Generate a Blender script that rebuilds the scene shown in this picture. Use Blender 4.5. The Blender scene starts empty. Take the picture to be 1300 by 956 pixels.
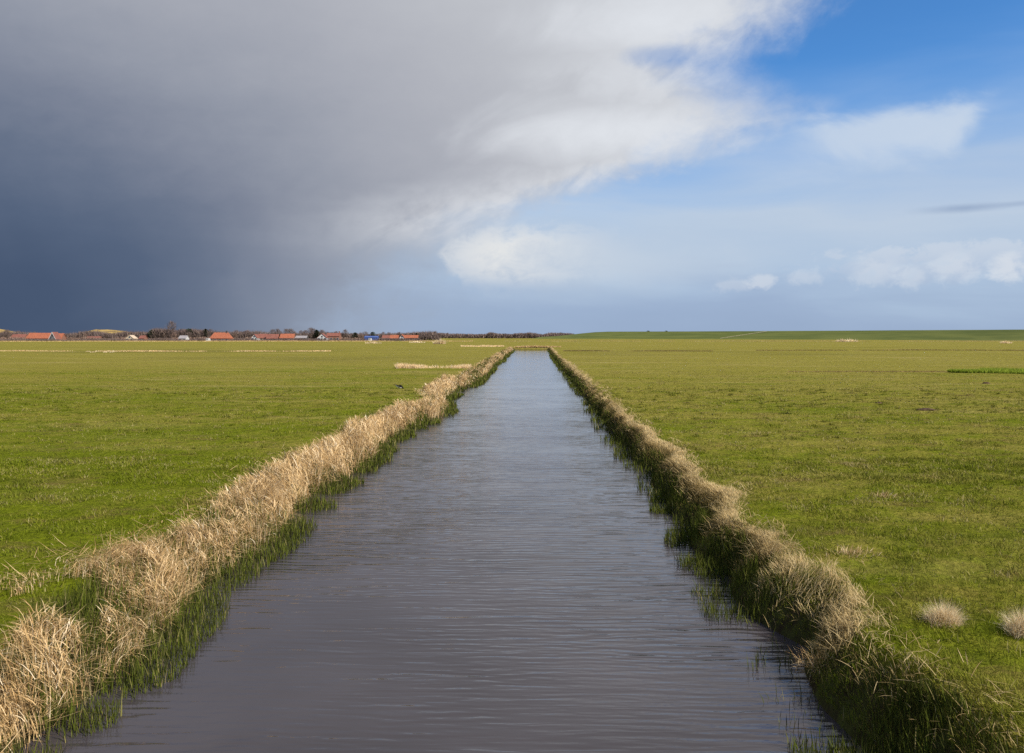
import bpy, math, random
import numpy as np
from mathutils import Vector, Matrix

random.seed(7)
RNG = np.random.default_rng(11)
scene = bpy.context.scene
COL = scene.collection
rad = math.radians

# ------------------------------------------------------------------ camera
F, PX, HORIZON = 1011.0, 650.0, 426.0          # focal length, axis and horizon measured on the 1300x956 photograph
EYE = 4.0                                       # eye height over the meadow
WATER = -0.8
cam = bpy.data.cameras.new('camera')
cam.sensor_width = 36.0
cam.lens = 36.0 * F / 1300.0
cam.shift_y = -(478.0 - HORIZON) / 1300.0
cam.clip_end = 30000
co = bpy.data.objects.new('camera', cam)
COL.objects.link(co)
co.location = (0, 0, EYE)
co.rotation_euler = (rad(90), 0, 0)
scene.camera = co


def at(px, Y):                                  # lateral place of a pixel column at a distance
    return (px - PX) / F * Y


# ------------------------------------------------------------------ noise for numpy
_T = np.random.default_rng(3).random((256, 256))


def vnoise(x, y):
    x = np.asarray(x, float); y = np.asarray(y, float)
    xi = np.floor(x).astype(int); yi = np.floor(y).astype(int)
    fx = x - xi; fy = y - yi
    fx = fx * fx * (3 - 2 * fx); fy = fy * fy * (3 - 2 * fy)
    a = _T[xi & 255, yi & 255]; b = _T[(xi + 1) & 255, yi & 255]
    c = _T[xi & 255, (yi + 1) & 255]; d = _T[(xi + 1) & 255, (yi + 1) & 255]
    return (a * (1 - fx) + b * fx) * (1 - fy) + (c * (1 - fx) + d * fx) * fy


def fbm(x, y, o=4):
    s = 0; a = 0.5
    for k in range(o):
        s = s + a * vnoise(x * 2 ** k + 17.3 * k, y * 2 ** k + 5.1 * k); a *= 0.5
    return s / (1 - 0.5 ** o)


def sstep(x, a, b):
    t = np.clip((np.asarray(x, float) - a) / (b - a), 0, 1)
    return t * t * (3 - 2 * t)


# ------------------------------------------------------------------ node helpers
class E:
    """a float socket with arithmetic"""
    tree = None

    def __init__(self, s): self.s = s

    @staticmethod
    def m(op, *a, clamp=False):
        n = E.tree.nodes.new('ShaderNodeMath'); n.operation = op; n.use_clamp = clamp
        for i, v in enumerate(a):
            if isinstance(v, E): E.tree.links.new(v.s, n.inputs[i])
            else: n.inputs[i].default_value = float(v)
        return E(n.outputs[0])

    def __add__(a, b): return E.m('ADD', a, b)
    __radd__ = __add__
    def __sub__(a, b): return E.m('SUBTRACT', a, b)
    def __rsub__(a, b): return E.m('SUBTRACT', b, a)
    def __mul__(a, b): return E.m('MULTIPLY', a, b)
    __rmul__ = __mul__
    def __truediv__(a, b): return E.m('DIVIDE', a, b)
    def __pow__(a, b): return E.m('POWER', a, b)
    def max(a, b): return E.m('MAXIMUM', a, b)
    def min(a, b): return E.m('MINIMUM', a, b)
    def sat(a): return E.m('ADD', a, 0.0, clamp=True)

    def smooth(a, lo, hi, to0=0.0, to1=1.0):
        n = E.tree.nodes.new('ShaderNodeMapRange'); n.interpolation_type = 'SMOOTHSTEP'
        E.tree.links.new(a.s, n.inputs[0])
        if lo > hi: lo, hi, to0, to1 = hi, lo, to1, to0
        for i, v in zip((1, 2, 3, 4), (lo, hi, to0, to1)): n.inputs[i].default_value = v
        return E(n.outputs[0])


def vec(x, y, z=0.0):
    n = E.tree.nodes.new('ShaderNodeCombineXYZ')
    for i, v in enumerate((x, y, z)):
        if isinstance(v, E): E.tree.links.new(v.s, n.inputs[i])
        else: n.inputs[i].default_value = float(v)
    return n.outputs[0]


def noise(v, scale=1.0, detail=4, rough=0.5, dist=0.0):
    n = E.tree.nodes.new('ShaderNodeTexNoise')
    E.tree.links.new(v, n.inputs['Vector'])
    n.inputs['Scale'].default_value = scale; n.inputs['Detail'].default_value = detail
    n.inputs['Roughness'].default_value = rough; n.inputs['Distortion'].default_value = dist
    return E(n.outputs[0])


def mixc(f, a, b, mode='MIX'):
    n = E.tree.nodes.new('ShaderNodeMix'); n.data_type = 'RGBA'; n.blend_type = mode
    if isinstance(f, E): E.tree.links.new(f.s, n.inputs[0])
    else: n.inputs[0].default_value = f
    for i, c in ((6, a), (7, b)):
        if isinstance(c, (tuple, list)): n.inputs[i].default_value = (*c[:3], 1)
        else: E.tree.links.new(c, n.inputs[i])
    return n.outputs[2]


def ramp(f, stops, interp='LINEAR'):
    n = E.tree.nodes.new('ShaderNodeValToRGB'); cr = n.color_ramp; cr.interpolation = interp
    while len(cr.elements) < len(stops): cr.elements.new(0.5)
    for e, (p, c) in zip(cr.elements, sorted(stops, key=lambda q: q[0])):
        e.position = p
        e.color = (*c[:3], 1) if isinstance(c, (tuple, list)) else (c, c, c, 1)
    E.tree.links.new(f.s, n.inputs[0])
    return n.outputs[0]


def sepxyz(s):
    n = E.tree.nodes.new('ShaderNodeSeparateXYZ'); E.tree.links.new(s, n.inputs[0])
    return [E(o) for o in n.outputs]


def lin(*rgb):
    return tuple(((v / 255) / 12.92 if v / 255 <= 0.04045 else ((v / 255 + 0.055) / 1.055) ** 2.4) for v in rgb)


# ------------------------------------------------------------------ light
SUN_AZ, SUN_EL = rad(127), rad(36)              # clockwise from +Y: sun from the right, a little behind the camera
sd = bpy.data.lights.new('sun', 'SUN')
sd.energy = 5.0; sd.angle = rad(0.5); sd.color = (1.0, 0.93, 0.82)
so = bpy.data.objects.new('sun', sd); COL.objects.link(so)
to_sun = Vector((math.sin(SUN_AZ) * math.cos(SUN_EL), math.cos(SUN_AZ) * math.cos(SUN_EL), math.sin(SUN_EL)))
so.rotation_euler = to_sun.to_track_quat('Z', 'Y').to_euler()
so.location = (60, -40, 80)

SKY = 0.1
EXP = 0.72
w = bpy.data.worlds.new('World'); scene.world = w; w.use_nodes = True
E.tree = w.node_tree
for n in list(E.tree.nodes): E.tree.nodes.remove(n)
out = E.tree.nodes.new('ShaderNodeOutputWorld')
bg = E.tree.nodes.new('ShaderNodeBackground'); bg.inputs[1].default_value = SKY
E.tree.links.new(bg.outputs[0], out.inputs[0])
sky = E.tree.nodes.new('ShaderNodeTexSky'); sky.sky_type = 'NISHITA'; sky.sun_disc = False
sky.sun_elevation = SUN_EL; sky.sun_rotation = SUN_AZ; sky.air_density = 1.0; sky.dust_density = 0.4; sky.ozone_density = 2.0
tc = E.tree.nodes.new('ShaderNodeTexCoord')
dx, dy, dz = sepxyz(tc.outputs['Generated'])
AZ = E.m('ARCTAN2', dx, dy) * 1000.0
EL = E.m('ARCSINE', dz) * 1000.0


def sp(px, py):                                 # direction of a cloud measured on the photograph, in milliradians
    a = math.atan2(px - PX, F)
    e = math.atan2(HORIZON - py, math.hypot(F, px - PX))
    return a * 1000, e * 1000


def cc(*rgb):                                   # radiance of a cloud, as photographed
    return tuple(v / SKY / 2 ** EXP for v in lin(*rgb))


def blob(px, py, rx, ry, wob=None, amp=0.0, inner=0.0, outer=1.0):
    a, e = sp(px, py)
    u = (AZ - a) / rx; v = (EL - e) / ry
    r = E.m('SQRT', u * u + v * v)
    if wob is not None: r = r + (wob - 0.5) * amp
    return r.smooth(outer, inner)


wob1 = noise(vec(AZ * 0.010, EL * 0.016, 3.0), 1.0, 6, 0.55, 0.3)
wob2 = noise(vec(AZ * 0.022, EL * 0.034, 9.0), 1.0, 7, 0.6, 0.2)
wob3 = noise(vec(AZ * 0.003, EL * 0.010, 5.0), 1.0, 5, 0.55, 0.6)
streak = noise(vec(AZ * 0.004 + EL * 0.004, EL * 0.022, 1.0), 1.0, 5, 0.5, 0.3)
# clear sky with the thin veil of high cloud that thickens towards the horizon
c = mixc(1.0, sky.outputs[0], (0.33, 0.66, 0.975), 'MULTIPLY')
veil = ramp(E.m('DIVIDE', EL + (streak - 0.5) * 110.0 + AZ * 0.05, 420.0),
            [(0.0, cc(152, 171, 201)), (0.10, cc(158, 177, 206)), (0.22, cc(176, 196, 220)), (0.38, cc(190, 205, 223)), (0.6, cc(160, 188, 224)), (1.0, cc(120, 165, 222))])
veilm = (EL + (wob3 - 0.5) * 120.0 + (streak - 0.5) * 60.0 - AZ * 0.06).smooth(320.0, 120.0) * 0.97
c = mixc(veilm, c, veil)
# broken cumulus in the parts of the sky behind and above the camera
c2n = noise(vec(dx / (dz + 0.15), dy / (dz + 0.15), 2.0), 1.6, 6, 0.55, 0.2)
c2m = c2n.smooth(0.50, 0.66) * (EL.smooth(430.0, 640.0)) * 0.75
c = mixc(c2m, c, cc(190, 196, 206))
# soft white patch high on the right, with a torn wing
def below(px0, py0, px1, py1, soft_, wob_, amp_):       # 1 on the lower side of a line in the sky, torn by a noise
    a0_, e0_ = sp(px0, py0); a1_, e1_ = sp(px1, py1); L_ = math.hypot(a1_ - a0_, e1_ - e0_)
    d_ = (AZ - a0_) * ((e1_ - e0_) / L_) - (EL - e0_) * ((a1_ - a0_) / L_) + (wob_ - 0.5) * amp_
    return d_.smooth(-soft_, soft_)


tear = noise(vec(AZ * 0.012 + EL * 0.01, EL * 0.020, 41.0), 1.0, 7, 0.55, 0.4)
m = below(1000, 158, 1260, 128, 13.0, tear, 50.0) * below(1258, 118, 1195, 215, 14.0, tear, 60.0) * (EL + (tear - 0.5) * 70.0).smooth(172.0, 222.0)
m = m * (AZ + (tear - 0.5) * 120.0).smooth(300.0, 410.0) * 0.9
c = mixc(m, c, cc(200, 214, 231))
m = blob(1235, 138, 60, 10, tear, 0.8, 0.0, 1.0) * 0.22
c = mixc(m, c, cc(190, 208, 232))
m = blob(1010, 190, 150, 50, wob1, 0.9, 0.0, 1.0) * 0.35
c = mixc(m, c, cc(185, 203, 228))
# row of small cumulus low on the right
puff = noise(vec(AZ * 0.028, EL * 0.045, 21.0), 1.0, 5, 0.5, 0.1)
a0, e0 = sp(1150, 350)
puffd = noise(vec(AZ * 0.038, EL * 0.055, 27.0), 1.0, 8, 0.6, 0.25)
prow = ((AZ - 300.0).smooth(-60.0, 160.0)) * (EL.smooth(32.0, 74.0)) * (EL.smooth(118.0, 92.0))
pm = ((puffd - 0.5) * 1.5 + prow * 0.60).smooth(0.36, 0.60) * prow
c = mixc(pm * 0.55, c, ramp(E.m('DIVIDE', EL - 35.0, 70.0), [(0.0, cc(164, 180, 206)), (0.55, cc(186, 199, 219)), (1.0, cc(218, 224, 232))]))
for (x, y, rx, ry, k) in ((1282, 338, 26, 22, .75), (1212, 340, 36, 26, .5), (1110, 345, 40, 26, .4), (1160, 352, 26, 18, .4), (968, 358, 24, 12, .55), (1020, 352, 30, 18, .35), (930, 362, 36, 12, .3)):
    m = blob(x, y, rx, ry, puffd, 2.2, 0.2, 0.9) * k
    c = mixc(m, c, cc(218, 224, 232))
# dark wisp
m = blob(1225, 264, 62, 8, wob1, 0.9, 0.1, 1.0) * 0.75
c = mixc(m, c, cc(146, 166, 196))
m = blob(1300, 258, 60, 5, wob1, 0.9, 0.1, 1.0) * 0.5
c = mixc(m, c, cc(150, 170, 200))
# wind-drawn texture along the arms of the shower cloud
S_ = AZ * 0.90 + EL * 0.42
T_ = EL * 0.90 - AZ * 0.42
drawn = noise(vec(S_ * 0.0062, T_ * 0.0120, 11.0), 1.0, 7, 0.54, 0.5)
drawn2 = noise(vec(S_ * 0.015, T_ * 0.022, 17.0), 1.0, 7, 0.6, 0.3)
crisp = noise(vec(AZ * 0.026, EL * 0.042, 25.0), 1.0, 10, 0.66, 0.35)
# the shower cloud: its ragged right edge as an angle for every height, then its tone
edge = [(430, 530), (380, 560), (340, 574), (310, 585), (285, 612), (262, 660), (240, 735), (215, 815), (195, 880), (172, 930), (150, 968), (132, 975), (115, 935), (98, 900), (82, 890), (62, 915), (40, 950), (20, 985), (0, 1010), (-120, 1120), (-400, 1300)]
pts = []
for (y, x) in edge:
    a, e = sp(x, y); pts.append(((e + 10) / 760.0, (a + 200) / 1000.0))
pts.append((0.95, 0.8)); pts.append((1.0, 0.8))
en = ramp(E.m('DIVIDE', EL + (drawn2 - 0.5) * 40.0 + 10.0, 760.0, clamp=True), pts, 'EASE')
sep = E.tree.nodes.new('ShaderNodeSeparateColor'); E.tree.links.new(en, sep.inputs[0])
EDGE = E(sep.outputs[0]) * 1000.0 - 200.0
rag = (drawn - 0.5) * 130.0 + (drawn2 - 0.5) * 90.0 + (crisp - 0.5) * 75.0
D0 = EDGE - AZ
D = D0 + rag                                     # positive inside the cloud
m_hi = D.smooth(-100.0, 105.0)                     # soft, torn edge high up
m_lo = D.smooth(-110.0, 190.0)                    # the rain shaft below has no edge at all
hi = EL.smooth(60.0, 140.0)
mask = (m_hi * hi + m_lo * (1.0 - hi)) * ((AZ + 2600.0).smooth(0.0, 700.0))
hole = blob(838, 70, 60, 17, drawn2, 0.9, 0.1, 1.0) * 0.38
mask = mask * (1.0 - hole)
ca, ce = sp(-60, 425)
ru = (AZ - ca) / 1.27; rv = (EL - ce + 6.0) * 1.03
R = E.m('SQRT', ru * ru + rv * rv) + (drawn - 0.5) * 60.0 + (crisp - 0.5) * 42.0 * EL.smooth(40.0, 200.0) + (streak - 0.5) * 35.0 + (wob3 - 0.5) * 40.0
rainv = noise(vec((AZ + EL * 0.25) * 0.02, EL * 0.0012, 4.0), 1.0, 3, 0.5)
R = R + (rainv - 0.5) * 30.0 * EL.smooth(330.0, 60.0)
tone = ramp(E.m('DIVIDE', R, 900.0), [(0.0, cc(68, 84, 110)), (0.09, cc(73, 89, 115)), (0.17, cc(86, 101, 126)), (0.24, cc(104, 116, 138)), (0.31, cc(126, 134, 152)),
                                       (0.39, cc(147, 153, 167)), (0.48, cc(164, 168, 179)), (0.57, cc(176, 179, 188)), (0.68, cc(188, 191, 198)), (0.82, cc(200, 203, 209)), (1.0, cc(206, 209, 214))], 'LINEAR')
# sunlit parts, where the cloud thins out towards the sun
rimn = (drawn * 0.6 + drawn2 * 0.4)
rim = (D0 + (drawn - 0.5) * 260.0).smooth(300.0, 30.0) * EL.smooth(70.0, 150.0)
arm1 = blob(800, 168, 290, 70, drawn, 1.1, 0.0, 0.95)
arm2 = blob(845, 30, 270, 62, drawn, 1.1, 0.0, 0.95)
light = (rim * (0.25 + 0.75 * rimn.smooth(0.40, 0.60)) * 0.8).max(arm1 * 0.95).max(arm2 * 0.9)
tone = mixc((light + (crisp - 0.5) * 0.5 * light).sat(), tone, cc(222, 226, 232))
tone = mixc((EL.smooth(150.0, 20.0) * AZ.smooth(-420.0, -110.0) * 0.8).sat(), tone, cc(152, 164, 183))
tone = mixc((D.smooth(160.0, 0.0) * (1.0 - hi) * 0.9).sat(), tone, cc(160, 175, 196))
c = mixc(mask, c, tone)
# white cumulus head coming out from behind the shower
rr = blob(690, 330, 185, 50, crisp, 0.95, 0.42, 1.0)
bank_ = (AZ + (crisp - 0.5) * 46.0 - E.m('ABSOLUTE', EL - 102.0) * 0.75).smooth(-100.0, -86.0)
fade = AZ.smooth(190.0, -50.0)
shade = ((crisp - 0.5) * 170.0 + (wob1 - 0.5) * 60.0 + EL - 52.0)
topw = ramp(E.m('DIVIDE', shade, 75.0), [(0.0, cc(186, 199, 216)), (0.45, cc(213, 218, 224)), (1.0, cc(231, 232, 231))])
c = mixc((rr * fade * bank_).sat(), c, topw)
m = blob(800, 335, 270, 44, wob1, 0.7, 0.0, 1.0) * 0.5
c = mixc(m, c, cc(203, 213, 224))
m = blob(690, 374, 200, 26, crisp, 0.9, 0.0, 1.0) * 0.5
c = mixc(m, c, cc(172, 190, 213))
# haze of the ground far below the horizon (never seen: the ground covers it)
E.tree.links.new(c, bg.inputs[0])
w.cycles.sampling_method = 'MANUAL'; w.cycles.sample_map_resolution = 512

# ------------------------------------------------------------------ materials


def new_mat(name, rough=0.85, spec=0.25):
    m = bpy.data.materials.new(name); m.use_nodes = True
    E.tree = m.node_tree
    b = m.node_tree.nodes['Principled BSDF']
    b.inputs['Roughness'].default_value = rough
    b.inputs['Specular IOR Level'].default_value = spec
    return m, b


def bumped(b, h, strength=0.5, dist=0.05):
    n = E.tree.nodes.new('ShaderNodeBump'); n.inputs['Strength'].default_value = strength; n.inputs['Distance'].default_value = dist
    E.tree.links.new(h.s, n.inputs['Height']); E.tree.links.new(n.outputs[0], b.inputs['Normal'])


def simple(name, col, var=0.15, scale=2.0, rough=0.8, spec=0.25, bump=0.0):
    m, b = new_mat(name, rough, spec)
    t = E.tree.nodes.new('ShaderNodeTexCoord')
    n = noise(t.outputs['Object'], scale, 5, 0.6)
    cl = mixc(n.smooth(0.3, 0.7), tuple(v * (1 - var) for v in col), tuple(min(1, v * (1 + var)) for v in col))
    E.tree.links.new(cl, b.inputs['Base Color'])
    if bump: bumped(b, n, bump)
    return m


def position():
    g = E.tree.nodes.new('ShaderNodeNewGeometry')
    return g.outputs['Position']


def attr(name):
    a = E.tree.nodes.new('ShaderNodeAttribute'); a.attribute_name = name
    return E(a.outputs['Fac'])


def meadow_colour():
    """colour of the sward at a place: greener by the canal, drier farther out and on the right"""
    p = position(); x, y, z = sepxyz(p)
    flat = vec(x, y, 0.0)
    big = noise(vec(x * 0.012, y * 0.055, 0.0), 1.0, 5, 0.6, 0.4)
    mid = noise(vec(x * 0.10, y * 0.22, 4.0), 1.0, 6, 0.65, 0.3)
    sml = noise(flat, 1.1, 6, 0.7, 0.2)
    fin = noise(flat, 9.0, 4, 0.7)
    dist = y.smooth(14.0, 130.0)
    right = (x - y * 0.0247).smooth(-9.0, 6.0)
    parcel = (y + (mid - 0.5) * 12.0).smooth(96.0, 102.0) * (1.0 - right) * 0.16
    dry = dist * 0.40 + right * 0.24 + parcel + (big - 0.5) * 1.1 + (mid - 0.5) * 1.7 + (sml - 0.5) * 1.5 + 0.22 - (y.smooth(50.0, 14.0)) * 0.08 + y.smooth(22.0, 40.0) * (1.0 - right) * 0.10
    grass = mixc(fin.smooth(0.3, 0.7), (0.062, 0.076, 0.004), (0.138, 0.160, 0.008))
    olive = mixc(fin.smooth(0.3, 0.7), (0.112, 0.104, 0.012), (0.222, 0.190, 0.038))
    c = mixc(dry.smooth(0.10, 0.75), grass, olive)
    st = noise(vec(x * 0.05, y * 0.42, 8.0), 1.0, 5, 0.62, 0.5)
    c = mixc((st.smooth(0.50, 0.72) * (0.14 + 0.50 * dist)).sat(), c, (0.29, 0.225, 0.090))
    br = noise(vec(x * 0.35, y * 0.7, 12.0), 1.0, 6, 0.7, 0.3)
    c = mixc(br.smooth(0.52, 0.70) * 0.7, c, (0.120, 0.080, 0.030))
    return c, sml, fin, (x, y, z, flat)


m, b = new_mat('meadow', 1.0, 0.02)
c, sml, fin, (x, y, z, flat) = meadow_colour()
soil = mixc(noise(flat, 3.0, 5, 0.7).smooth(0.35, 0.65), (0.030, 0.022, 0.013), (0.050, 0.055, 0.016))
c = mixc(attr('bank').sat(), c, soil)
E.tree.links.new(c, b.inputs['Base Color'])
gb = noise(flat, 5.0, 6, 0.75)
bumped(b, gb * 0.6 + noise(flat, 0.9, 3, 0.6) * 1.6, 1.0, 0.20)
M_MEADOW = m


def blade_mat(name, stops, mix_meadow=0.0, transl=0.3):
    m, b = new_mat(name, 0.8, 0.1)
    t = attr('tint')
    c = ramp(t, stops)
    if mix_meadow:
        c2, _, _, _ = meadow_colour()
        c = mixc(mix_meadow, c, c2)
    nt = m.node_tree
    E.tree.links.new(c, b.inputs['Base Color'])
    tr = nt.nodes.new('ShaderNodeBsdfTranslucent'); nt.links.new(c, tr.inputs[0])
    mx = nt.nodes.new('ShaderNodeMixShader'); mx.inputs[0].default_value = transl
    nt.links.new(b.outputs[0], mx.inputs[1]); nt.links.new(tr.outputs[0], mx.inputs[2])
    nt.links.new(mx.outputs[0], nt.nodes['Material Output'].inputs[0])
    return m


M_GRASS = blade_mat('grass_blade', [(0.0, (0.058, 0.078, 0.004)), (0.45, (0.150, 0.185, 0.008)), (0.75, (0.23, 0.215, 0.022)), (0.92, (0.32, 0.25, 0.080)), (1.0, (0.44, 0.35, 0.18))], 0.55)
M_REED = blade_mat('dry_reed', [(0.0, (0.15, 0.085, 0.032)), (0.25, (0.36, 0.225, 0.090)), (0.6, (0.59, 0.41, 0.20)), (0.85, (0.71, 0.53, 0.30)), (1.0, (0.78, 0.65, 0.45))])
M_DRYGRASS = blade_mat('dry_grass', [(0.0, (0.120, 0.098, 0.030)), (0.35, (0.25, 0.175, 0.068)), (0.65, (0.45, 0.325, 0.140)), (1.0, (0.66, 0.51, 0.27))], 0, 0.42)
M_SHOOT = blade_mat('green_shoot', [(0.0, (0.026, 0.024, 0.008)), (0.4, (0.055, 0.066, 0.009)), (0.8, (0.105, 0.125, 0.014)), (1.0, (0.22, 0.18, 0.07))])
M_LUSH = blade_mat('lush_grass', [(0.0, (0.12, 0.165, 0.014)), (1.0, (0.30, 0.36, 0.04))])
M_PALE = blade_mat('pale_tuft', [(0.0, (0.46, 0.33, 0.165)), (0.5, (0.74, 0.58, 0.34)), (1.0, (0.84, 0.73, 0.52))], 0, 0.42)
M_TWIG = blade_mat('bare_twig', [(0.0, (0.070, 0.050, 0.046)), (0.5, (0.125, 0.090, 0.080)), (1.0, (0.19, 0.14, 0.115))], 0, 0.1)
M_TWIG_RED = blade_mat('reddish_twig', [(0.0, (0.10, 0.062, 0.052)), (0.5, (0.18, 0.115, 0.092)), (1.0, (0.27, 0.19, 0.14))], 0, 0.1)
M_EVERGREEN = blade_mat('evergreen_needle', [(0.0, (0.014, 0.022, 0.012)), (1.0, (0.045, 0.058, 0.028))], 0, 0.1)

# water
m, b = new_mat('canal_water', 0.06, 0.5)
b.inputs['IOR'].default_value = 1.42
p = position(); x, y, z = sepxyz(p)
E.tree.links.new(mixc(noise(vec(x, y, 0), 0.25, 3).smooth(0.35, 0.65), (0.030, 0.025, 0.028), (0.042, 0.036, 0.040)), b.inputs['Base Color'])
r1 = noise(vec(x * 0.36 + y * 0.05, y * 2.9, 0.0), 1.0, 2, 0.5, 0.6)
r2 = noise(vec(x * 0.75 - y * 0.1, y * 6.4, 3.0), 1.0, 2, 0.5, 0.5)
r3 = noise(vec(x * 5.0, y * 16.0, 6.0), 1.0, 2, 0.5)
gust = noise(vec(x * 0.07, y * 0.11, 2.0), 1.0, 5, 0.65, 0.8).smooth(0.3, 0.7, 0.45, 1.25)
ph1 = y * 30.0 + noise(vec(x * 0.45, y * 0.8, 14.0), 1.0, 3, 0.55) * 20.0
ph2 = y * 47.0 + x * 2.2 + noise(vec(x * 0.6, y * 1.1, 19.0), 1.0, 3, 0.55) * 24.0
amp_ = noise(vec(x * 0.30, y * 0.6, 23.0), 1.0, 3, 0.6).smooth(0.3, 0.7, 0.25, 1.3)
crests = (E.m('SINE', ph1) * 0.0027 + E.m('SINE', ph2) * 0.0014) * amp_
bumped(b, (crests + r1 * 0.030 + r2 * 0.017 + r3 * 0.0032) * gust * y.smooth(8.0, 90.0, 1.0, 0.34), 1.0, 1.0)
M_WATER = m

M_SOIL = simple('bare_soil', (0.06, 0.038, 0.022), 0.4, 6, 0.95, 0.1, 0.6)
M_DUNE, b = new_mat('dune_sand', 0.95, 0.1)
p = position(); x, y, z = sepxyz(p)
n = noise(vec(x * 0.05, y * 0.05, z * 0.12), 1.0, 6, 0.65, 0.3)
E.tree.links.new(mixc(n.smooth(0.40, 0.62), (0.34, 0.235, 0.07), (0.13, 0.085, 0.04)), b.inputs['Base Color'])
M_DIKE, b = new_mat('dike_turf', 0.95, 0.1)
p = position(); x, y, z = sepxyz(p)
n = noise(vec(x * 0.02, y * 0.02, z * 0.5), 1.0, 6, 0.65, 0.2)
E.tree.links.new(mixc(n.smooth(0.35, 0.65), (0.066, 0.082, 0.020), (0.100, 0.112, 0.028)), b.inputs['Base Color'])
M_TRACK = simple('track_gravel', (0.24, 0.215, 0.12), 0.3, 0.5)


# ------------------------------------------------------------------ object helpers
def tag(o, label=None, cat=None, group=None, kind=None):
    if label: o['label'] = label
    if cat: o['category'] = cat
    if group: o['group'] = group
    if kind: o['kind'] = kind
    return o


def link(name, me, mat=None, parent=None):
    o = bpy.data.objects.new(name, me); COL.objects.link(o)
    if mat is not None and not me.materials: me.materials.append(mat)
    if parent is not None: o.parent = parent
    return o


def empty(name, loc, rz=0.0):
    o = bpy.data.objects.new(name, None); COL.objects.link(o)
    o.location = loc; o.rotation_euler = (0, 0, rz); o.empty_display_size = 0.3
    return o


def raw_mesh(name, v, loops, starts, attrs=None, smooth=False):
    me = bpy.data.meshes.new(name)
    v = np.asarray(v, np.float32); loops = np.asarray(loops, np.int32); starts = np.asarray(starts, np.int32)
    me.vertices.add(len(v)); me.vertices.foreach_set('co', v.ravel())
    me.loops.add(len(loops)); me.loops.foreach_set('vertex_index', loops)
    me.polygons.add(len(starts)); me.polygons.foreach_set('loop_start', starts)
    for k, a in (attrs or {}).items():
        at_ = me.attributes.new(k, 'FLOAT', 'POINT'); at_.data.foreach_set('value', np.asarray(a, np.float32))
    me.update(calc_edges=True)
    me.polygons.foreach_set('use_smooth', np.full(len(starts), smooth))
    return me


def blades(root, h, wd, az, lean, bend, tint, nseg=3, twist=None, taper=0.7, base_w=0.8):
    """ribbons that grow from root: h long, leaning to azimuth az, leaning more by bend towards the tip"""
    N = len(root)
    h, wd, az, lean, bend, tint = (np.broadcast_to(np.asarray(q, float), (N,)) for q in (h, wd, az, lean, bend, tint))
    if twist is None: twist = RNG.uniform(-1.3, 1.3, N)
    d = np.stack([np.sin(az), np.cos(az), np.zeros(N)], 1)
    sd_ = np.stack([np.sin(az + math.pi / 2 + twist), np.cos(az + math.pi / 2 + twist), np.zeros(N)], 1)
    up = np.array([0, 0, 1.0])
    nv = 2 * nseg + 1
    V = np.zeros((N, nv, 3)); p = np.array(root, float)
    for k in range(nseg + 1):
        t = k / nseg
        if k:
            th = lean + bend * (t - 0.5 / nseg)
            p = p + (h / nseg)[:, None] * (np.sin(th)[:, None] * d + np.cos(th)[:, None] * up)
        if k == nseg: V[:, 2 * nseg] = p
        else:
            ww = (wd * 0.5 * (base_w + (1 - base_w) * math.sin(math.pi * min(1, t * 1.6)) if t < 0.6 else wd * 0.5 * (1 - (t - 0.6) / 0.4) ** taper + 0 * wd))[:, None]
            V[:, 2 * k] = p - sd_ * ww; V[:, 2 * k + 1] = p + sd_ * ww
    b0 = (np.arange(N) * nv)[:, None]
    q = np.concatenate([np.array([2 * k, 2 * k + 1, 2 * k + 3, 2 * k + 2]) for k in range(nseg - 1)]) if nseg > 1 else np.zeros(0, int)
    tri = np.array([2 * nseg - 2, 2 * nseg - 1, 2 * nseg])
    per = np.concatenate([q, tri])
    loops = (b0 + per[None, :]).ravel()
    st = np.concatenate([np.arange(nseg - 1) * 4, [4 * (nseg - 1)]])
    starts = ((np.arange(N) * len(per))[:, None] + st[None, :]).ravel()
    return V.reshape(-1, 3), loops, starts, np.repeat(tint, nv)


def join(sets):
    V, L, S, T = [], [], [], []; vo = lo = 0
    for v, l, s, t in sets:
        V.append(v); L.append(l + vo); S.append(s + lo); T.append(t)
        vo += len(v); lo += len(l)
    return np.concatenate(V), np.concatenate(L), np.concatenate(S), np.concatenate(T)


def blade_obj(name, sets, mat, parent=None):
    v, l, s, t = join(sets)
    return link(name, raw_mesh(name, v, l, s, {'tint': np.clip(t, 0, 1)}), mat, parent)


U = lambda a, b, n: RNG.uniform(a, b, n)

# ------------------------------------------------------------------ canal banks (measured, metres from the canal's axis)
SLOPE = 0.0247
END = 272.0
KYL = np.array([-80, 7, 11, 15, 19, 24, 28, 33, 37, 41.5, 45, 47, 51, 58, 66, 71, 76, 86, 100, 112, 124, 135, 150, 165, 185, 200, 220, 280.])
KL = np.array([-5.9, -5.75, -5.75, -6.0, -6.1, -6.35, -6.1, -6.3, -6.45, -6.1, -5.5, -5.2, -5.3, -6.2, -6.5, -6.4, -5.6, -5.45, -5.7, -5.5, -6.1, -6.0, -5.5, -6.0, -5.7, -6.2, -5.9, -5.9])
KYR = np.array([-80, 7, 11, 15, 19, 23, 28, 36, 53, 94, 147, 200, 243, 280.])
KR = np.array([4.1, 4.1, 4.05, 3.98, 3.9, 3.95, 4.2, 4.05, 4.3, 4.5, 4.6, 5.1, 5.6, 5.7])


def scallop(Y):                                     # slumped bites out of the right bank
    ph = Y / 4.6 + 1.4 * fbm(Y * 0.11, Y * 0 + 2.2, 2)
    return np.abs(np.sin(math.pi * ph)) ** 0.7


def axis(Y): return SLOPE * np.asarray(Y, float)


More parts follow.
